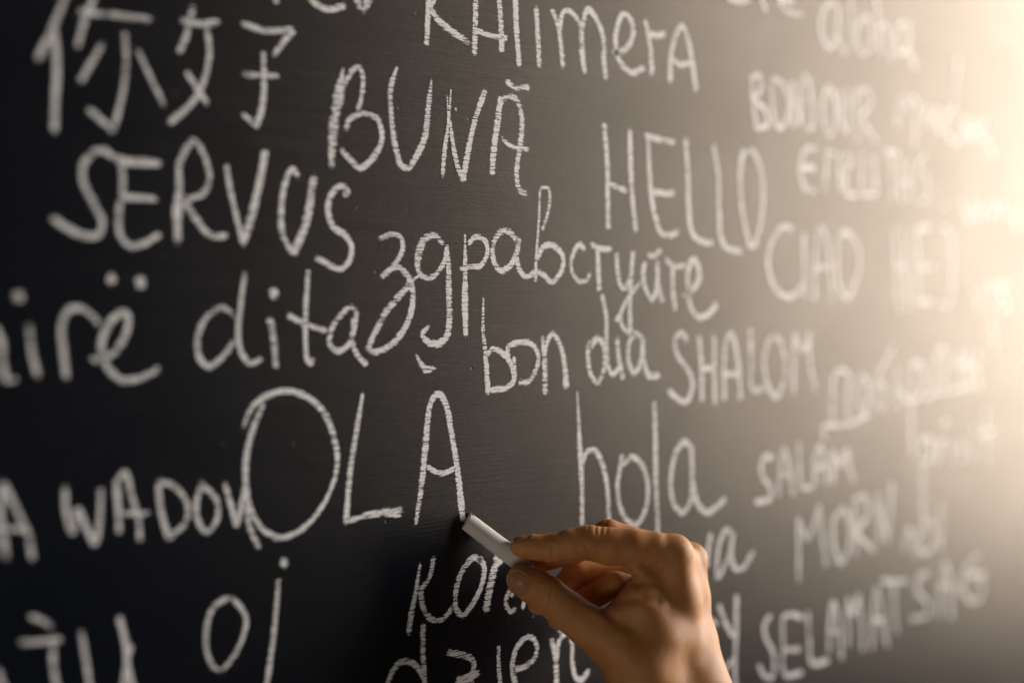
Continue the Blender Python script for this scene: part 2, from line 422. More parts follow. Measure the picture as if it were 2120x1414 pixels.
  (0.99, [(274.7,5.4),(274.9,28.1),(279.9,51.9),(285.9,50.1),(291.4,33.6),(295.8,6)]),
  (0.99, [(274.5,26.8),(291.4,27.2)]),
  (1.04, [(302.7,48.6),(312.4,50.6),(324.4,44.1),(328.1,31.4),(322.6,16.3),(312.8,7.7),(303.4,16),(300.9,33.9),(302.7,48.6)]),
 ]),
 ('the word HEJ in pale blurred chalk capitals', [
  (0.98, [(372.7,56.5),(375.9,29.4),(379.2,-1.6)]),
  (0.98, [(385.9,57),(389.2,29.7),(394.1,-0.1)]),
  (0.98, [(375.9,29.4),(389.2,30.1)]),
  (0.98, [(404,57),(405.9,30.8),(407.7,4.5)]),
  (0.98, [(405.5,57.1),(422.5,58.1)]),
  (0.98, [(407.4,29.7),(427.6,30.1)]),
  (0.98, [(407.7,4.9),(426.4,5.4)]),
  (0.98, [(440,58.4),(451.3,56.5),(456.6,31.1),(452,5.5),(447.2,2.3),(435.9,4.6)]),
 ]),
 ('short pale blurred chalk word below HEJ at the right', [
  (0.98, [(483.5,20.3),(490.5,10.5),(495.8,2.4),(504.3,13.9),(507.7,20.6)]),
  (0.98, [(513,20.7),(516.7,9.1),(518.9,-19.3)]),
  (0.98, [(538.1,21),(531,14.2),(540.2,7.5),(543.9,3.3),(533,-1.8)]),
  (0.98, [(527.3,18.4),(545.5,18.6)]),
 ]),
 ('washed-out chalk word at the right edge above HEJ', [
  (0.98, [(469.1,80.6),(474.2,71.9),(481.1,65),(486,79)]),
  (0.98, [(491.3,67),(496.3,79.6),(503.4,67.6)]),
  (0.98, [(512.2,67.1),(513.8,79.7),(522.7,80.1),(522.8,74.3),(513.9,72.2)]),
  (0.98, [(533.7,68.9),(537.1,82.6),(546.5,69.5)]),
  (0.98, [(555.6,81),(557.8,60.6)]),
  (0.98, [(559.3,80.3),(568.8,78.2),(559.4,73.5)]),
  (0.98, [(578.3,83.9),(582.3,71.1)]),
  (0.98, [(438.9,75),(447.8,74.2)]),
 ]),
 ('the word aloha in pale blurred chalk at the top right', [
  (0.99, [(300.3,196.3),(291.7,198.2),(282.4,189.6),(281,177),(290.1,169),(298.6,176.3),(301.3,195.4)]),
  (0.99, [(301.3,195.4),(300.5,177.6),(309.3,167.8)]),
  (0.99, [(315.7,210.2),(316.9,191.4),(319.1,171.7)]),
  (0.99, [(332.8,196.4),(323.9,187.1),(324.6,174.5),(333.1,169.7),(341.1,178.8),(341,191.7),(332.8,196.4)]),
  (0.98, [(346.9,215.1),(350.2,193),(352.5,173.8)]),
  (0.98, [(352.3,190),(359.6,194.3),(366,185.3),(367.2,169.1)]),
  (0.98, [(389.5,198.5),(380.8,197.3),(373.4,187.4),(376.7,177.9),(385.4,177.9),(391.4,188.7),(390.6,198.7)]),
  (0.98, [(390.6,198.7),(391.9,179.9),(400.9,169.8)]),
 ]),
 ('bottom of a cut-off chalk word at the top edge left of aloha', [
  (1.0, [(177.1,188.4),(183.4,184.6),(193.1,184.2),(202.8,187.6)]),
  (0.99, [(214.4,193.3),(216.5,187.8),(219.9,182.4)]),
  (0.99, [(232.3,197.1),(234.9,190.6),(240.2,186.4),(259.7,185.3)]),
  (0.99, [(233.2,191.3),(248.9,192.7)]),
 ]),
 ('the word BONJOUR in pale blurred chalk', [
  (1.0, [(205.1,141.5),(207.2,125.3),(210.3,110)]),
  (0.99, [(205.4,140.6),(212.1,142.3),(215.8,135.9),(208.8,126.4),(218.9,122.5),(222.4,114),(210.6,109.5)]),
  (0.99, [(225.6,140.9),(235.9,141.1),(244.8,131.1),(243.1,118.9),(234.8,112.2),(229.2,117.6),(226.5,131.2),(225.6,140.9)]),
  (0.99, [(247.3,142.4),(248.7,128.5),(249.9,114.6)]),
  (0.99, [(247.7,142.4),(253.7,129),(258.4,115.8)]),
  (0.99, [(257.5,144.6),(258.3,129.5),(258.8,116.4)]),
  (0.99, [(260.7,148),(266.2,145.5),(270.9,130.8),(271.9,116.5)]),
  (0.99, [(271.9,116.5),(266.4,114)]),
  (0.99, [(288.4,144.4),(283.3,132),(285.9,117.8),(291.2,112.1),(298.2,122),(298,136.6),(290.3,144.1)]),
  (0.99, [(304.1,142.5),(305.9,121.7),(312.7,116.5),(314.4,144.7)]),
  (0.99, [(324.3,145.8),(324.5,128.7),(326.1,110.8)]),
  (0.99, [(324.3,144.7),(337.4,146.6),(341.5,137.9),(330.5,128.3),(349,112.7)]),
 ]),
 ('washed-out chalk word with one tall letter at the top right', [
  (0.98, [(380.6,148.9),(377.4,139.2),(375.9,125.5)]),
  (0.98, [(385.6,146.9),(389,140.4),(397.4,148.1),(404.3,141.9),(401,128.7),(399.5,115.6)]),
  (0.98, [(419.9,143.5),(413,137.6),(420,131.3),(428.7,139.1),(430.4,144.5)]),
  (0.98, [(434,144),(432.4,132.4),(439.7,125.1)]),
  (0.98, [(462.6,184.6),(459.2,167.1),(455.7,148.8),(454,139.7)]),
  (0.98, [(455.8,147.1),(443.1,135.1),(448.7,126.7),(459.8,121.4),(470.9,128.7),(474.5,141.7)]),
  (0.98, [(482.1,142.4),(478.4,132),(482.3,126),(493.7,139.8)]),
  (0.98, [(505.3,142.7),(497.7,131),(507.5,128.1),(513.3,141.6),(511.5,126.6),(517.7,114)]),
 ]),
 ('pale blurred chalk word in two pieces below BONJOUR', [
  (0.99, [(275.7,103),(264.7,102.2),(258.5,90),(262.2,78.1),(274.1,75.7)]),
  (1.19, [(261.2,89.2),(274,90.6)]),
  (0.99, [(285.3,76.4),(288,90),(289.8,103.6)]),
  (0.99, [(290.7,101.6),(298.4,101.2)]),
  (0.99, [(303.2,101.5),(304.2,89),(305.3,77.5)]),
  (0.99, [(310,102.1),(317.8,98.4),(312,91.7),(312.2,76.9),(324,75.4)]),
  (0.99, [(331.8,103.7),(331.9,90.9),(330,76.8)]),
  (0.98, [(346,104.8),(347.2,90.8),(349.4,77.9)]),
  (0.98, [(330,76.8),(348.4,77.3)]),
  (0.98, [(360.5,108.1),(377.6,107.3)]),
  (0.98, [(368,106.5),(370.4,75.8)]),
  (0.98, [(381.9,104.3),(380,88.6),(383.4,73.2)]),
  (0.98, [(395.3,90.7),(384.3,86.6)]),
  (0.98, [(394,104),(393.2,76)]),
  (0.98, [(415.2,110.2),(406.3,100.4),(417.7,92.1),(420.1,82),(408.8,75.7)]),
 ]),
 ('two pale blurred Cyrillic words meaning good day at the right', [
  (0.99, [(286.8,-83.6),(285.4,-76.4),(303.6,-76.4),(317,-76.1),(340.2,-71.5)]),
  (0.99, [(295.7,-74.1),(296.2,-58.4),(298.7,-42.7),(308.6,-40.2),(315.3,-44),(314.8,-59.2),(315.6,-73.8)]),
  (0.99, [(330.2,-43.8),(326.2,-53.9),(328.4,-64.2),(334.6,-70.4),(340.8,-60.4),(340,-50),(333,-43.8)]),
  (0.98, [(374,-24.7),(363.9,-35.1),(352.6,-46.7),(350.6,-59.3),(357.1,-68.6),(364.2,-62.9),(361.2,-52.3),(354.1,-50.5)]),
  (0.98, [(378.5,-40),(378,-52.9),(379.6,-69.7)]),
  (0.98, [(378.7,-56),(387.7,-60.9),(395.3,-66.6)]),
  (0.98, [(397.9,-38.2),(397.5,-61.4),(398.5,-83),(401,-104.1)]),
  (0.98, [(399.5,-38.3),(411.7,-39.4),(415.7,-51.2),(408.9,-61.8),(395.3,-65.9)]),
  (0.98, [(416.7,-63.7),(430.8,-60.4),(458.2,-60),(488.4,-56.3)]),
  (0.98, [(430.7,-58.1),(432,-37.6),(438.3,-28.2),(444.7,-29.2),(446.8,-57.1)]),
  (0.98, [(467.7,-30.4),(464.6,-40.9),(471.4,-53.2)]),
  (0.98, [(464.6,-40.9),(479.6,-40.5)]),
  (0.98, [(479.5,-29),(483.3,-56.1)]),
  (0.98, [(496.6,-31),(495.2,-49.1),(498.8,-59.1)]),
  (0.98, [(483.1,-43),(495.1,-43.3)]),
 ]),
 ('small pale blurred chalk word with a long descender at the right', [
  (0.98, [(412.4,-91.6),(414.2,-112.9),(415.2,-130.9),(417.2,-162.5)]),
  (0.98, [(414,-92.5),(424.9,-94),(426.6,-104.4),(415.8,-111.4)]),
  (0.98, [(437.6,-94),(436.2,-111.4)]),
  (0.98, [(437.7,-98),(447.3,-94.7)]),
  (0.98, [(457.1,-96.9),(455.7,-112.1)]),
  (1.57, [(445.5,-81.8),(448.7,-82.8)]),
  (0.98, [(470.4,-96.2),(472.3,-111.7),(482.2,-96.9)]),
  (0.98, [(490.7,-96.6),(489.3,-113)]),
  (0.98, [(488.9,-88.3),(492.4,-91)]),
  (0.98, [(507.8,-74.4),(509.9,-93.7),(512,-113.9)]),
  (0.98, [(501.1,-94),(520.5,-92.7)]),
 ]),
 ('tall faint chalk stroke at the far right', [
  (0.98, [(519.1,-4.7),(521.1,-19.8),(523.1,-31.6)]),
 ]),
 ('the word SALAM in soft white chalk capitals', [
  (1.09, [(228.6,-91.7),(219.1,-91.9),(217.1,-101.7),(226.2,-110.4),(226.2,-117.1),(211.1,-118.1)]),
  (0.99, [(235.1,-116.7),(236.5,-100.8),(240.7,-87),(246.1,-96.7),(251.3,-117.6)]),
  (0.89, [(235,-103.2),(247.9,-104.2)]),
  (0.99, [(257.6,-85.1),(258.9,-102.6),(261.2,-112.9),(273.5,-114.2)]),
  (0.99, [(276.9,-113),(276.1,-97.7),(282.4,-88),(288.3,-99.9),(291.2,-114.2)]),
  (0.89, [(276.8,-101.8),(288.8,-102.7)]),
  (0.99, [(298.2,-113.5),(297.1,-92.8)]),
  (0.99, [(297.5,-92.9),(306.6,-102.6),(313.7,-92.7)]),
  (0.99, [(314.2,-92.7),(317.2,-103.4),(322.9,-115.7)]),
 ]),
 ('the word MORN in blurred chalk capitals', [
  (0.99, [(258.4,-172.8),(258.2,-151.4),(257.4,-132.5)]),
  (0.99, [(257.4,-132.5),(268.2,-147.5),(281.6,-127.4)]),
  (0.99, [(281.6,-126.1),(285.2,-146.9),(290.1,-167.4)]),
  (0.99, [(309.8,-130.8),(298.5,-139.4),(299.8,-156.3),(307.7,-167.7),(317.3,-158.4),(317.6,-140.1),(308.6,-130)]),
  (0.99, [(325.8,-164.7),(324.4,-143.5),(324.7,-126.4)]),
  (1.08, [(324.7,-127),(336.6,-126.1),(341.7,-138.6),(328.1,-149.1),(349.6,-164.9)]),
  (0.89, [(355.9,-160.3),(352.9,-125)]),
  (0.88, [(352.9,-126.3),(366.2,-158.8)]),
  (1.08, [(372.3,-119.9),(369.9,-141.5),(367,-160.2)]),
 ]),
 ('short blurred chalk word beside MORN', [
  (0.98, [(396,-153.3),(391.1,-162.3),(389.5,-169.9)]),
  (0.98, [(396.1,-154.1),(403,-165.4),(404.9,-177.9)]),
  (0.98, [(423.8,-150),(411.6,-159.3),(410,-169.7),(419.7,-174.9),(431.1,-169.6),(432.8,-157.2),(423.8,-150)]),
  (0.98, [(439.8,-142.7),(441.8,-159.1),(440.2,-174.2)]),
 ]),
 ('chalk letter a and part of another letter beside the knuckles', [
  (1.0, [(165.6,-132.4),(163,-143.9),(162.2,-151.4)]),
  (1.0, [(187.9,-135.8),(181.4,-131.7),(175.1,-137.7),(172,-148.9),(172.5,-159.5),(178.4,-154.5),(185.5,-144.7),(188.4,-134.4)]),
  (1.0, [(187.1,-137.2),(186.3,-148.7),(191.2,-157.1),(198.6,-156.6),(208.5,-148)]),
 ]),
 ('the word SELAMAT in blurred chalk capitals', [
  (0.99, [(227.6,-190.6),(220.9,-194.5),(222,-203.2),(230.5,-214.5),(229.6,-229.1),(221.1,-226.9),(214.8,-219.1)]),
  (0.99, [(261.9,-197.2),(250.8,-193.2),(241.5,-194),(241.2,-211.3),(242.4,-229.5),(262.2,-232.5)]),
  (0.99, [(242.3,-214),(259.8,-217)]),
  (0.99, [(268.6,-194.4),(271,-213.8),(273.4,-227.5),(293,-230.4)]),
  (0.99, [(294.1,-225.4),(295.1,-204.9),(298.9,-192.5),(305.2,-206.4),(309.5,-232)]),
  (0.89, [(295.1,-211.3),(308.2,-213.4)]),
  (0.99, [(317.9,-224.2),(316.4,-192.4)]),
  (0.99, [(316.4,-192.4),(323.1,-203.9),(329.8,-191.7)]),
  (0.99, [(329.8,-191.7),(333.7,-212.2),(335.2,-231.1)]),
  (0.98, [(347.7,-231.9),(348.8,-207.8),(352.9,-190.9),(360.3,-209.6),(367,-232.4)]),
  (0.98, [(347.5,-211.7),(364.2,-214)]),
  (0.98, [(360,-186.5),(377,-189.5),(394.5,-191.6)]),
  (0.98, [(375.7,-190),(376.4,-206.6),(380.1,-226.4)]),
 ]),
 ('the word SIANG in blurred chalk capitals at the lower right', [
  (1.08, [(423.5,-190.1),(410.9,-190.6),(408.8,-200.8),(422.3,-210.5),(422.4,-219),(400.2,-219.2)]),
  (0.98, [(438.2,-224.3),(442.2,-199.1),(448.4,-185.5),(455.3,-200.9),(457.8,-228.1)]),
  (0.88, [(439.3,-200.8),(456.8,-203.2)]),
  (0.98, [(467.2,-202.5),(467.4,-211.3)]),
  (0.98, [(499.1,-185.2),(482.2,-192.7),(474.8,-205),(484.1,-217.3),(499.6,-220.3),(507.3,-210.9),(499.4,-205.4)]),
  (1.18, [(483.8,-198.8),(508.8,-202.1)]),
 ]),
 ('the word hola in tall white chalk script above the hand', [
  ([0.4,0.69,0.99,0.99,0.99], [(48.8,-43.2),(50.1,-61.6),(51.4,-78.8),(52.7,-96.1),(52.8,-124.5)]),
  (0.94, [(52.3,-84),(56.5,-76.6),(62.3,-75.7),(68.9,-83.6),(72.9,-96.1),(74.9,-124.4)]),
  (0.94, [(85.5,-80.4),(82.9,-90),(81.5,-97.8),(83.6,-107.7),(89,-115.8),(95.9,-119.6),(101.5,-117.5),(106.7,-109.1),(107.3,-97.4),(102,-86.1),(93.7,-81.9),(85.6,-85.7)]),
  (1.05, [(113.2,-52.5),(114,-74.3),(114.8,-97.1),(117,-131)]),
  (1.0, [(147,-80.2),(140.2,-76.5),(132.8,-82),(128.2,-95.5),(130,-109.5),(138.9,-117.3),(146.4,-111),(147.8,-95.3),(147,-79.3)]),
  (1.0, [(147,-79.3),(148.1,-97.2),(153.2,-113.6),(162.5,-119.7),(171,-117.2),(179.7,-113.2)]),
 ]),
 ('big word OLA, the one being written, its A ending at the chalk tip', [
  ([0.43,0.58,0.72,0.75,0.79,0.93,0.86,0.72,0.65,0.65,0.72,0.72,0.72,0.72,0.72,0.72,0.65,0.58], [(-162.3,-51),(-158.4,-42.8),(-150.6,-37.6),(-139.1,-35.7),(-128.6,-38.8),(-119,-46.7),(-113,-59.8),(-111.8,-69.7),(-115.5,-81.1),(-124,-91.9),(-134.7,-98.5),(-144,-99.4),(-152.5,-94.7),(-158.6,-85.6),(-161.1,-73.3),(-160.5,-62.2),(-156.8,-50.4),(-151.7,-40.8)]),
  ([0.47,0.82,0.9,0.86], [(-96.7,-38),(-100.5,-55.6),(-104.4,-75.2),(-106.7,-96.9)]),
  ([0.65,0.73,0.97,1.05], [(-106.9,-96.5),(-95.6,-94.9),(-85.2,-94.1),(-73.6,-94.9)]),
  ([0.25,0.49,0.57], [(-98.1,-96.1),(-86.5,-95.6),(-73.6,-97.1)]),
  ([0.8,0.89,0.93,0.93,0.71], [(-52,-41.4),(-55.5,-45.9),(-58.3,-63.4),(-61.1,-83.9),(-64.8,-102.2)]),
  ([0.74,0.93,0.93,1.02,1.02,1.02,0.93], [(-55.5,-44),(-49.9,-40.9),(-45.7,-45.3),(-41.4,-61.3),(-37.9,-77.5),(-35.7,-92.5),(-34,-103.3)]),
  (0.73, [(-57.6,-75.4),(-48.6,-79.2),(-39.7,-77.8)]),
  (0.62, [(-64.4,-22),(-60,-27.8)]),
  ([0.62,0.98,0.62], [(-61.6,-25.4),(-58.5,-28.6),(-52.4,-28.4)]),
 ]),
 ('blurred capital A at the left edge', [
  (0.6, [(-268.8,-64.9),(-263.3,-76),(-259.1,-85.5),(-257.5,-94.7)]),
  (0.59, [(-269.2,-64.9),(-270.1,-77.7),(-267.7,-93.4)]),
  (0.59, [(-273.5,-81.4),(-266.8,-82.2),(-260.8,-82.8)]),
 ]),
 ('the word WADOV in soft chalk capitals left of the big O', [
  (0.59, [(-244,-68.7),(-243.6,-78),(-241,-86.2),(-238.8,-76.8)]),
  (0.63, [(-238.8,-76.8),(-235,-85.6),(-231.4,-91.6),(-229.4,-82),(-228.9,-70.1)]),
  (0.64, [(-222.2,-67.2),(-221.4,-78.5),(-221,-88.9)]),
  (0.61, [(-221.3,-68.1),(-218.4,-64.9),(-215.1,-75.6),(-212.3,-84.6),(-211.8,-93.4)]),
  (0.52, [(-220,-81.2),(-207.3,-82.5)]),
  (0.66, [(-203.3,-69.7),(-202.4,-80.4),(-198.9,-93.1)]),
  (0.63, [(-203.3,-69.7),(-195.3,-73),(-189.7,-80.7),(-190.7,-87.8),(-198.9,-93.6)]),
  (0.65, [(-182.3,-72.4),(-185.5,-80.2),(-184,-89.4),(-180.4,-93),(-175.6,-88.5),(-175.5,-80.3),(-183.4,-72.3)]),
  (0.66, [(-171.7,-73.3),(-168.5,-82.8),(-165.8,-91.4),(-163,-82.4),(-160.8,-73.3)]),
  (0.67, [(-160.6,-80.8),(-159.5,-92),(-154.2,-102.9)]),
 ]),
 ('the word oj in white chalk at the lower left', [
  (0.62, [(-167.1,-122.6),(-171.5,-122.4),(-177.9,-125.6),(-181.1,-135.1),(-180.1,-145.3),(-174.9,-152.2),(-168.4,-148.3),(-162.8,-140),(-161.1,-131.9),(-168.2,-122)]),
  (0.68, [(-144.2,-117.4),(-146,-135.1),(-148.3,-149.9),(-150.7,-162.2),(-155.2,-173.2)]),
  (1.08, [(-141.9,-112),(-140.7,-109.7)]),
 ]),
 ('dark blurred chalk letters at the bottom left corner', [
  (0.55, [(-258.5,-116.5),(-254.2,-118.4),(-250.2,-121.5)]),
  (0.61, [(-262.9,-125.6),(-253.3,-126.8),(-245.8,-127.2)]),
  (0.61, [(-249.4,-128.3),(-249.4,-136.7),(-247.7,-146.2)]),
  (0.62, [(-237.6,-126),(-235.8,-136.5),(-234.1,-148.8)]),
  (0.71, [(-221.2,-122.6),(-218.4,-133.5),(-217.5,-143.2),(-215.1,-152.4)]),
  (0.64, [(-216,-133.9),(-218.5,-143.9),(-219.5,-151.6)]),
  (0.59, [(-271.5,-133.6),(-270.7,-137.8),(-269,-142.2)]),
 ]),
 ('word beginning Kon in white chalk, running behind the fingers', [
  ([0.52,0.78,0.87,0.78], [(-61.8,-120.6),(-64.6,-133.2),(-67.8,-145.2),(-69.4,-153.2)]),
  (0.8, [(-53.5,-119.6),(-55.9,-128.2),(-62.3,-134.1)]),
  (0.86, [(-61.9,-134.7),(-59.8,-143.3),(-54.3,-149.3),(-47.2,-149.9),(-41.5,-145.5)]),
  (0.91, [(-21.8,-125.2),(-26.2,-122.7),(-34.3,-127.9),(-38.9,-137.9),(-38.7,-146.4),(-34.3,-150.1),(-27,-144.9),(-21,-136.1),(-19.8,-127.6),(-23.3,-123.3)]),
  (1.32, [(-10.5,-124.4),(-15,-136.9),(-18.5,-149.7)]),
  (0.79, [(-12.8,-129.6),(-5.9,-125.5)]),
  (0.79, [(-0.5,-140),(-4.7,-148.2),(-1.2,-153.4),(2.2,-152.5)]),
  (0.69, [(-1.2,-144.3),(1.1,-145.7)]),
  (0.79, [(9.7,-145.9),(7.8,-152.8)]),
 ]),
 ('word dzien in white chalk under the hand', [
  (0.85, [(-59.9,-176.1),(-66.7,-168.1),(-74.8,-166.5),(-80.2,-170.8),(-83.5,-179.4)]),
  (0.89, [(-60.3,-150.5),(-60.5,-161.9),(-59.2,-179.9),(-57.8,-190.6)]),
  (0.99, [(-44.4,-166.8),(-35.8,-169.3),(-27.8,-173.4),(-27,-177.8),(-31.4,-181.3),(-38.7,-181.8)]),
  (0.86, [(-38.7,-181.8),(-31.4,-182.4),(-23.8,-180.3)]),
  (0.76, [(-35.8,-183.2),(-27,-183.8)]),
  (0.83, [(-9.7,-169.4),(-9.7,-179.3),(-8.2,-192.8)]),
  (0.88, [(1.1,-184),(9.8,-183.3),(17.4,-178.5),(17.4,-172.3),(12.1,-168.4),(5,-170.8),(0.3,-178.8),(1.1,-187.9),(5,-196.4)]),
  (1.04, [(29.1,-172.6),(31.9,-181.5),(33.1,-197.9)]),
  (0.89, [(33.1,-184),(35.8,-173.3),(42.6,-171.7),(45.1,-177.5),(45.5,-187.7),(47.5,-195.1),(51.9,-198.3),(58.3,-194.7)]),
  (0.79, [(34.7,-169.2),(37,-168.1)]),
 ]),
 ('chalk letters cut off by the wrist, a y at the right of the forearm', [
  (1.0, [(174.6,-176.1),(180.5,-187),(188,-196.5)]),
  (1.0, [(191.8,-172.7),(191.6,-194.7),(190.5,-212.3),(191,-231.5)]),
  (1.0, [(166.9,-183.7),(172.7,-188.1)]),
  (0.9, [(178.7,-220.9),(181.6,-215.5),(188.5,-210.8)]),
 ]),
]
LINE_W = 5.15

def catmull(P, W, step=0.8):
    P = np.array(P, float)
    n = len(P)
    W = np.interp(np.linspace(0, 1, n), np.linspace(0, 1, len(W)), W) if isinstance(W, (list, tuple)) else np.full(n, float(W))
    Q = np.vstack([2 * P[0] - P[1], P, 2 * P[-1] - P[-2]])
    pts, ws = [], []
    for i in range(n - 1):
        p0, p1, p2, p3 = Q[i], Q[i + 1], Q[i + 2], Q[i + 3]
        # centripetal form keeps tight corners from overshooting
        t0 = 0.0
        t1 = t0 + max(np.linalg.norm(p1 - p0), 1e-6) ** 0.5
        t2 = t1 + max(np.linalg.norm(p2 - p1), 1e-6) ** 0.5
        t3 = t2 + max(np.linalg.norm(p3 - p2), 1e-6) ** 0.5
        m = max(2, int(np.linalg.norm(p2 - p1) / step))
        for j in range(m):
            t = t1 + (t2 - t1) * j / m
            A1 = (t1 - t) / (t1 - t0) * p0 + (t - t0) / (t1 - t0) * p1
            A2 = (t2 - t) / (t2 - t1) * p1 + (t - t1) / (t2 - t1) * p2
            A3 = (t3 - t) / (t3 - t2) * p2 + (t - t2) / (t3 - t2) * p3
            B1 = (t2 - t) / (t2 - t0) * A1 + (t - t0) / (t2 - t0) * A2
            B2 = (t3 - t) / (t3 - t1) * A2 + (t - t1) / (t3 - t1) * A3
            pts.append((t2 - t) / (t2 - t1) * B1 + (t - t1) / (t2 - t1) * B2)
            f = j / m; f = f * f * (3 - 2 * f)
            ws.append(W[i] * (1 - f) + W[i + 1] * f)
    pts.append(P[-1]); ws.append(W[-1])
    return np.array(pts), np.array(ws)

rng = np.random.default_rng(7)
layer = 0
for label, strokes in WRITING:
    V, F, A = [], [], []
    for w, pts in strokes:
        layer = (layer + 1) % 24
        lift = 0.00003 + 0.000008 * layer
        C, R = catmull(pts, w)
        # natural wobble of a hand pressing a blunt stick
        L = np.concatenate([[0], np.cumsum(np.linalg.norm(np.diff(C, axis=0), axis=1))])
        R = R * LINE_W / 2 * (1 + 0.05 * np.sin(L / 9 + rng.uniform(0, 6)) + 0.03 * np.sin(L / 2.3 + rng.uniform(0, 6)))
        T = np.gradient(C, axis=0)
        T /= np.maximum(np.linalg.norm(T, axis=1, keepdims=True), 1e-9)
        # average tangents to avoid folded corners
        for _ in range(2):
            T[1:-1] = (T[:-2] + 2 * T[1:-1] + T[2:]) / 4
        T /= np.maximum(np.linalg.norm(T, axis=1, keepdims=True), 1e-9)
        # round ends
        ext = R[0] * 0.55
        C = np.vstack([C[0] - T[0] * ext, C, C[-1] + T[-1] * R[-1] * 0.55])
        T = np.vstack([T[0], T, T[-1]])
        R = np.concatenate([[R[0] * 0.75], R, [R[-1] * 0.75]])
        L = np.concatenate([[0], np.cumsum(np.linalg.norm(np.diff(C, axis=0), axis=1))])
        press = 0.014 * np.sin(L / 11 + rng.uniform(0, 6)) + rng.uniform(-0.007, 0.01)
        Nn = np.stack([-T[:, 1], T[:, 0]], 1)
        base = len(V)
        acr = (-1, -0.5, 0, 0.5, 1)
        for i in range(len(C)):
            for a in acr:
                p = C[i] + Nn[i] * R[i] * a
                V.append((p[0] / 1000, -lift, p[1] / 1000))
                A.append((a, min(L[i], L[-1] - L[i]), press[i]))
        m = len(acr)
        for i in range(len(C) - 1):
            for j in range(m - 1):
                a = base + i * m + j
                F.append((a, a + m, a + m + 1, a + 1))
    o = mesh_obj('chalk_word', V, F, M_LINE, board)
    at = o.data.attributes.new('stroke', 'FLOAT_VECTOR', 'POINT')
    at.data.foreach_set('vector', np.array(A, np.float32).ravel())
    o['label'] = label

# ------------------------------------------------------------------ hand holding the chalk
# its own frame, in mm from the chalk tip: x to the right along the view plane, y up, z towards the viewer's side
HAND = [
 ('index', 3.0, [(27.7,-13.1,0,5.5), (34.8,-13.8,0,6.2), (42.6,-13.8,0,6.65), (51.9,-12.2,0,7.7), (61.3,-11.4,-1,8.5), (71.4,-13.5,-2,9.3), (82.3,-13.9,-3,8.9), (93.3,-14.8,-5,8.2), (103.7,-17.5,-8,8.8)]),
 ('middle', 2.0, [(38.9,-21.3,-9,5.8), (54.8,-17.2,-15,6.6), (62.2,-13.9,-17,7), (71.8,-9.7,-18,7.6), (82.3,-13.6,-20,7.9), (93.5,-16.9,-22,8), (114.1,-23.6,-26,8.6)]),
 ('ring', 1.5, [(36.8,-45,-20,5.8), (46.7,-41,-27,6.6), (57.1,-32,-33,7.6), (81.4,-33.3,-37,7.6), (117.1,-34.9,-42,8.2)]),
 ('pinky', 0.8, [(46.8,-52.7,-18,5.4), (61.7,-43,-21,6.2), (75.3,-35.4,-21,6.6), (88,-38,-27,6.4), (116.4,-48.1,-52,7.6)]),
 ('thumb', 3.0, [(27.6,-28.5,6,7.3), (33.8,-31.6,6,8.7), (40.3,-35.8,6,9.1), (49.6,-43.3,5,9.5), (61,-51.9,4,10.5), (72.2,-60.1,2,12.5), (85.6,-72.4,0,16)]),
 ('metacarpal', 7.0, [(103.7,-18,-8,9.5), (105,-41.8,-13,12), (104.5,-64.1,-15,15), (101.5,-84.3,-14,18)]),
 ('metacarpal', 7.0, [(114.1,-23.6,-26,8.6), (113.3,-44.5,-28,10), (112.9,-66.2,-25,14), (113.8,-85.8,-20,17.5)]),
 ('metacarpal', 7.0, [(116.2,-35.6,-44,8), (111.9,-61.8,-40,12), (110,-88.2,-30,15)]),
 ('metacarpal', 7.0, [(114,-49,-57,7.6), (109.3,-67.7,-50,12), (106.7,-89.2,-34,14)]),
 ('web', 7.0, [(75.9,-46.4,1,7.2), (85.1,-39.8,-2,6.8), (89.9,-30,-4,6.5)]),
 ('web', 5.0, [(109,-22.5,-16,7.6), (110.7,-35.7,-20,9)]),
 ('web', 9.0, [(89.7,-47.5,-5,12), (91.9,-58.6,-6,15), (87.4,-70.4,-4,16)]),
 ('wrist', 9.0, [(85.6,-72.4,0,16), (89.3,-82.5,-5,16.5), (104.5,-113.3,-8,20), (126.8,-165.5,-12,27), (149,-217.4,-14,31)]),
 ('wrist', 9.0, [(113.8,-85.8,-20,17.5), (128.2,-117.3,-22,20.5), (150.8,-169.8,-24,27), (173.7,-221.6,-24,31)]),
 ('fold', 2.0, [(80.5,-25.2,-3,2.2), (84.5,-23.7,0.5,2.8), (90.9,-21.5,-2.5,2.4), (97.9,-19.1,-8,2)]),
 ('fold', 2.0, [(84.1,-30.2,-3,2.2), (88.1,-27.1,0.5,2.8), (94.5,-23.3,-2.5,2.4), (100.8,-20.6,-8,2)]),
]
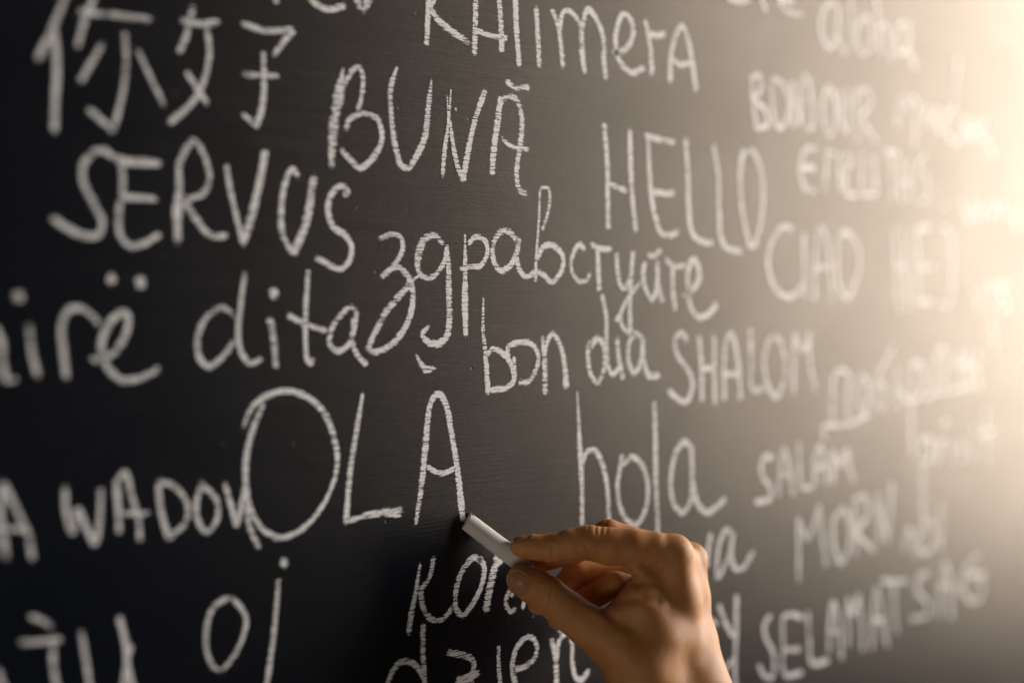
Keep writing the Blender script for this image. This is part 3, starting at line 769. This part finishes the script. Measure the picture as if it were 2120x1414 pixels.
CREASES = [
 (0.5,0.9,[(43.1,-12.2),(42.9,-15.7),(43.1,-19.7)]),
 (0.42,0.8,[(59.2,-11.5),(60.3,-15),(61.8,-19.3)]),
 (0.35,0.8,[(61.1,-12.5),(62.6,-15.7),(64.6,-19.7)]),
 (0.19,0.6,[(65.3,-1.2),(64.2,-4),(63.8,-5.8)]),
 (0.19,0.6,[(68.5,-1.5),(67,-4),(66.5,-5.8)]),
 (0.19,0.6,[(71.3,-2.1),(69.9,-4.4),(69.4,-5.8)]),
 (0.2,0.6,[(61.3,-1.5),(60.4,-4)]),
 (0.35,1.1,[(37.4,-31.4),(35.4,-37.1),(34.7,-42.8)]),
 (0.4,1.1,[(42.5,-31.4),(41.4,-37.8),(38.6,-44.2)]),
 (0.3,0.9,[(40,-30.3),(38.8,-37.1),(36.4,-43.1)]),
 (0.25,0.9,[(45,-34.2),(43.3,-40.6),(41.8,-45.6)]),
 (0.7,2.0,[(72.7,-39.1),(80.2,-37.8),(87.3,-37.8),(94.4,-38.5)]),
 (0.6,1.3,[(84.5,-31.4),(89.4,-27.1),(95.1,-22.1)]),
 (0.3,1.0,[(53.9,-4),(49.6,-4.7),(45.3,-6.1)]),
]
CHALK_TAIL = (31.23,-24.58,-5.00)
THUMB_NAIL = (26.84,-29.23,6.00)
THUMB_TIP = (27.41,-28.52,6.00)
THUMB_IP = (40.34,-35.83,6.00)
INDEX_NAIL = (28.16,-10.75,0.00)
FACET_CO = (1.22,0.72,0.00)
sx = Vector((math.cos(math.radians(45)), -math.sin(math.radians(45)), 0))
sf = Vector((math.sin(math.radians(45)) * math.cos(CAM_PITCH), math.cos(math.radians(45)) * math.cos(CAM_PITCH), -math.sin(CAM_PITCH)))
su = sx.cross(sf)
HAND_M = Matrix.Translation(TIP) @ Matrix(((sx.x, su.x, -sf.x), (sx.y, su.y, -sf.y), (sx.z, su.z, -sf.z))).to_4x4()

VOX = 0.85
allp = np.array([p for _, _, ch in HAND for p in ch])
lo = allp[:, :3].min(0) - 34
hi = allp[:, :3].max(0) + 34
lo[0] = min(allp[:, 0]) - 10
hi[1] = 14
lo[2] = -78; hi[2] = 34
dims = np.ceil((hi - lo) / VOX).astype(int)
gx = (lo[0] + VOX * np.arange(dims[0])).astype(np.float32)
gy = (lo[1] + VOX * np.arange(dims[1])).astype(np.float32)
gz = (lo[2] + VOX * np.arange(dims[2])).astype(np.float32)
BIG = 60.0

def cone_sdf(D, a, b, k, margin):
    """round cone from a to b (x,y,z,r) merged into grid D with smooth blend k"""
    a = np.array(a, float); b = np.array(b, float)
    r = max(a[3], b[3]) + margin
    mn = np.minimum(a[:3], b[:3]) - r; mx = np.maximum(a[:3], b[:3]) + r
    i0 = np.clip(np.floor((mn - lo) / VOX).astype(int), 0, dims - 1)
    i1 = np.clip(np.ceil((mx - lo) / VOX).astype(int) + 1, 1, dims)
    X = gx[i0[0]:i1[0], None, None]; Y = gy[None, i0[1]:i1[1], None]; Z = gz[None, None, i0[2]:i1[2]]
    ba = b[:3] - a[:3]
    l2 = float(ba @ ba)
    h = ((X - a[0]) * ba[0] + (Y - a[1]) * ba[1] + (Z - a[2]) * ba[2]) / l2
    h = np.clip(h, 0, 1)
    hs = h * h * (3 - 2 * h) * 0.5 + h * 0.5
    d = np.sqrt((X - a[0] - h * ba[0]) ** 2 + (Y - a[1] - h * ba[1]) ** 2 + (Z - a[2] - h * ba[2]) ** 2) - (a[3] + (b[3] - a[3]) * hs)
    S = D[i0[0]:i1[0], i0[1]:i1[1], i0[2]:i1[2]]
    S[...] = smin(S, d.astype(np.float32), k)

def smin(a, b, k):
    if k <= 0: return np.minimum(a, b)
    h = np.maximum(k - np.abs(a - b), 0) / k
    return np.minimum(a, b) - h * h * k * 0.25

D = np.full(dims, BIG, np.float32)
order = ['metacarpal', 'wrist', 'web', 'ring', 'pinky', 'middle', 'thumb', 'index', 'fold']
for key in order:
    for name, k, ch in HAND:
        if name != key: continue
        if name in ('metacarpal', 'wrist', 'web', 'fold'):
            for a, b in zip(ch[:-1], ch[1:]): cone_sdf(D, a, b, k, 14)
        else:
            E = np.full(dims, BIG, np.float32)
            for a, b in zip(ch[:-1], ch[1:]): cone_sdf(E, a, b, 1.2, 10)
            D = smin(D, E, k)

def surface_nets(D):
    ins = D < 0
    nx, ny, nz = D.shape
    # cell corners
    cnt = np.zeros((nx - 1, ny - 1, nz - 1), np.int8)
    for dx in (0, 1):
        for dy in (0, 1):
            for dz in (0, 1):
                cnt += ins[dx:nx - 1 + dx, dy:ny - 1 + dy, dz:nz - 1 + dz]
    act = (cnt > 0) & (cnt < 8)
    cells = np.argwhere(act)
    idx = np.full(act.shape, -1, np.int64)
    idx[act] = np.arange(len(cells))
    acc = np.zeros((len(cells), 3)); num = np.zeros(len(cells))
    corners = [(x, y, z) for x in (0, 1) for y in (0, 1) for z in (0, 1)]
    for c0 in corners:
        for ax in range(3):
            if c0[ax]: continue
            c1 = list(c0); c1[ax] = 1
            p0 = cells + np.array(c0); p1 = cells + np.array(c1)
            d0 = D[p0[:, 0], p0[:, 1], p0[:, 2]]; d1 = D[p1[:, 0], p1[:, 1], p1[:, 2]]
            s = (d0 < 0) != (d1 < 0)
            t = np.where(s, d0 / np.where(s, d0 - d1, 1), 0)
            pt = np.array(c0)[None, :] + t[:, None] * (np.array(c1) - np.array(c0))[None, :]
            acc[s] += pt[s]; num[s] += 1
    V = lo + VOX * (cells + acc / num[:, None])
    quads = []
    for ax in range(3):
        u, v = (ax + 1) % 3, (ax + 2) % 3
        sl0 = [slice(None)] * 3; sl1 = [slice(None)] * 3
        sl0[ax] = slice(0, -1); sl1[ax] = slice(1, None)
        a, b = ins[tuple(sl0)], ins[tuple(sl1)]
        e = np.argwhere(a != b)
        e = e[(e[:, u] > 0) & (e[:, v] > 0) & (e[:, u] < D.shape[u] - 1) & (e[:, v] < D.shape[v] - 1)]
        flip = a[e[:, 0], e[:, 1], e[:, 2]]
        def at(du, dv):
            q = e.copy(); q[:, u] -= du; q[:, v] -= dv
            return idx[q[:, 0], q[:, 1], q[:, 2]]
        q = np.stack([at(1, 1), at(0, 1), at(0, 0), at(1, 0)], 1)
        q[~flip] = q[~flip][:, ::-1]
        quads.append(q)
    return V, np.vstack(quads)

V, Q = surface_nets(D)
# keep the largest connected shell, then relax the voxel steps
for _ in range(3):
    S = np.zeros_like(V); n = np.zeros(len(V))
    for i in range(4):
        a, b = Q[:, i], Q[:, (i + 1) % 4]
        np.add.at(S, a, V[b]); np.add.at(n, a, 1)
    V = V * 0.4 + 0.6 * S / np.maximum(n, 1)[:, None]
me = bpy.data.meshes.new('tmp')
me.from_pydata((V / 1000).tolist(), [], Q.tolist())
me.update()
tmp = bpy.data.objects.new('tmp', me); COL.objects.link(tmp)
mod = tmp.modifiers.new('s', 'SUBSURF'); mod.levels = 1; mod.render_levels = 1
dg = bpy.context.evaluated_depsgraph_get()
skin = bpy.data.meshes.new_from_object(tmp.evaluated_get(dg))
bpy.data.objects.remove(tmp); bpy.data.meshes.remove(me)
skin.name = 'person'
skin.materials.clear(); skin.materials.append(M_SKIN)
nv = len(skin.vertices)
P = np.empty(nv * 3, np.float32); skin.vertices.foreach_get('co', P); P = P.reshape(-1, 3) * 1000
Nrm = np.empty(nv * 3, np.float32); skin.vertices.foreach_get('normal', Nrm); Nrm = Nrm.reshape(-1, 3)

def seg_dist(P2, pts):
    d = np.full(len(P2), 1e9, np.float32)
    for a, b in zip(pts[:-1], pts[1:]):
        a = np.array(a); b = np.array(b); ba = b - a
        h = np.clip(((P2 - a) @ ba) / max(ba @ ba, 1e-9), 0, 1)
        d = np.minimum(d, np.linalg.norm(P2 - a - h[:, None] * ba, axis=1))
    return d
disp = np.zeros(nv, np.float32)
near = (P[:, 2] > -16)
P2 = P[near][:, :2]
dd = np.zeros(len(P2), np.float32)
for amp, w, pts in CREASES:
    s = seg_dist(P2, pts)
    dd -= amp * np.exp(-(s / w) ** 2) - 0.35 * amp * np.exp(-((s - 2.2 * w) / (1.2 * w)) ** 2)
disp[near] = dd * np.clip(Nrm[near][:, 2] * 1.5 + 0.6, 0, 1)
P = P + Nrm * disp[:, None]
skin.vertices.foreach_set('co', (P / 1000).astype(np.float32).ravel())
skin.update(); skin.shade_smooth()
hand = bpy.data.objects.new('person', skin)
COL.objects.link(hand)
hand.matrix_world = HAND_M
hand['label'] = 'bare right hand and wrist of a person writing on the chalkboard'
hand['category'] = 'person'

# nails: curved plates set in a shallow bed on the finger ends
def nail_frame(c, along, out):
    along = Vector(along).normalized(); out = Vector(out)
    out = (out - along * out.dot(along)).normalized()
    return Vector(c), along, out, out.cross(along)
def nail_edge(w, length):
    """half length towards the free edge and towards the root at across position w"""
    return length / 2 * (1 - 0.42 * w * w), length / 2 * (0.45 + 0.55 * math.sqrt(max(0.0, 1 - w * w)))
def nail_bed(c, along, out, length, width):
    global P
    c, along, out, side = nail_frame(c, along, out)
    R = P - np.array(c)
    x = R @ np.array(along); y = R @ np.array(side); z = R @ np.array(out)
    w = y / (width / 2)
    wc = np.clip(w, -1, 1)
    front = length / 2 * (1 - 0.42 * wc * wc)
    root = length / 2 * (0.45 + 0.55 * np.sqrt(1 - wc * wc))
    # signed distance (mm) outside the plate: root side and the two flanks
    d = np.maximum(np.abs(y) - width / 2, -x - root)
    okk = (z > -1.0) & (x < front + 1.5) & (np.abs(R).max(1) < 16)
    h = np.where(d < 0, -0.45 * np.clip(-d / 0.6, 0, 1), 0.42 * np.exp(-((d - 0.7) / 0.8) ** 2))
    P = P + np.array(out)[None, :] * (h * okk)[:, None]
def nail(c, along, out, length, width, proud=0.18, over=0.0):
    c, along, out, side = nail_frame(c, along, out)
    nu, nw = 26, 20
    H = np.zeros((nu + 1, nw + 1)); XY = np.zeros((nu + 1, nw + 1, 2))
    for i in range(nu + 1):
        for j in range(nw + 1):
            u = -1 + 2 * i / nu; w = -1 + 2 * j / nw
            f, r = nail_edge(w, length)
            x = u * (f + over) if u > 0 else u * r
            y = w * width / 2 * 0.97
            o = c + along * min(x, length / 2 * 0.8) + side * y + out * 14
            hit, nrm, _, _ = bvh.ray_cast(o, -out, 22)
            H[i, j] = (hit - c).dot(out) if hit is not None else np.nan
            XY[i, j] = x, y
    m = np.nanmedian(H)
    H = np.where(np.isnan(H) | (H < m - 4.5), m - 3.0, H)
    for _ in range(4):
        Hp = np.pad(H, 1, mode='edge')
        H = (Hp[:-2, 1:-1] + Hp[2:, 1:-1] + Hp[1:-1, :-2] + Hp[1:-1, 2:] + 2 * H) / 6
    V, F = [], []
    for i in range(nu + 1):
        for j in range(nw + 1):
            V.append(c + along * XY[i, j, 0] + side * XY[i, j, 1] + out * (H[i, j] + proud + 0.25))
    n0 = len(V)
    V += [v - out * 0.45 for v in V]
    m = nw + 1
    for i in range(nu):
        for j in range(nw):
            a = i * m + j
            F.append((a, a + 1, a + m + 1, a + m))
            F.append((n0 + a, n0 + a + m, n0 + a + m + 1, n0 + a + 1))
    rim = [j for j in range(m)] + [i * m + nw for i in range(1, nu + 1)] + [nu * m + j for j in range(nw - 1, -1, -1)] + [i * m for i in range(nu - 1, 0, -1)]
    for a, b in zip(rim, rim[1:] + rim[:1]):
        F.append((a, n0 + a, n0 + b, b))
    return mesh_obj('fingernail', [tuple(v / 1000) for v in V], F, M_NAIL, hand)
THUMB_SPEC = (THUMB_NAIL, Vector(THUMB_TIP) - Vector(THUMB_IP), (-0.20, -0.10, 1.0), 9.6, 11.6)
INDEX_SPEC = (INDEX_NAIL, (-1, 0.04, 0.02), (0.05, 1.0, -0.18), 9.5, 9.0)
nail_bed(*THUMB_SPEC); nail_bed(*INDEX_SPEC)
skin.vertices.foreach_set('co', (P / 1000).astype(np.float32).ravel())
skin.update()
bvh = BVHTree.FromPolygons([tuple(p) for p in P], [tuple(p.vertices) for p in skin.polygons])
tn = nail(*THUMB_SPEC)
tn['label'] = 'thumbnail facing the viewer'
inl = nail(*INDEX_SPEC, over=0.5)
inl['label'] = 'nail of the index finger seen edge-on'

# ------------------------------------------------------------------ chalk stick
axis = Vector(CHALK_TAIL)
length = axis.length
ax = axis.normalized()
s1 = ax.cross(Vector((0, 0, 1))).normalized(); s2 = ax.cross(s1)
V, F = [], []
seg = 40
RT, RB = 4.45, 4.9
prof = [(0.0, 0.0), (0.0, RT - 0.5), (0.15, RT - 0.18), (0.5, RT)] + [(length * q, RT + (RB - RT) * q) for q in (0.1, 0.25, 0.4, 0.55, 0.7, 0.85, 0.97)] + [(length - 0.3, RB - 0.1), (length, RB - 0.5), (length, 0.0)]
for x, r in prof:
    for i in range(seg):
        a = 2 * math.pi * i / seg
        V.append(ax * x + (s1 * math.cos(a) + s2 * math.sin(a)) * max(r, 0.01))
for k_ in range(len(prof) - 1):
    for i in range(seg):
        a = k_ * seg + i; b = k_ * seg + (i + 1) % seg
        F.append((a, b, b + seg, a + seg))
# worn flat facets at the writing end
bm = bmesh.new()
vs = [bm.verts.new(v) for v in V]
for f in F: bm.faces.new([vs[i] for i in f])
bmesh.ops.remove_doubles(bm, verts=bm.verts, dist=0.02)
def cut(co, no):
    g = bm.verts[:] + bm.edges[:] + bm.faces[:]
    r = bmesh.ops.bisect_plane(bm, geom=g, plane_co=co, plane_no=no, clear_outer=True)
    e = [x for x in r['geom_cut'] if isinstance(x, bmesh.types.BMEdge)]
    bmesh.ops.holes_fill(bm, edges=e, sides=200)
# facet against the board, facet left from earlier writing
cut(Vector((0, 0, 0)) , Vector((-0.7071, 0, -0.7071)))
cut(Vector(FACET_CO), Vector((-0.80, 0.55, 0.25)))
bmesh.ops.recalc_face_normals(bm, faces=bm.faces)
e = [x for x in bm.edges if len(x.link_faces) == 2 and x.calc_face_angle(0) > 0.5]
bmesh.ops.bevel(bm, geom=e, offset=0.25, segments=2, affect='EDGES')
bmesh.ops.scale(bm, vec=(0.001,) * 3, verts=bm.verts)
me = bpy.data.meshes.new('chalk_stick'); bm.to_mesh(me); bm.free()
me.shade_smooth()
me.set_sharp_from_angle(angle=math.radians(35))
me.materials.append(M_STICK)
stick = bpy.data.objects.new('chalk_stick', me)
COL.objects.link(stick)
stick.matrix_world = HAND_M
stick['label'] = 'short white stick of chalk held between thumb and index finger'
stick['category'] = 'chalk'
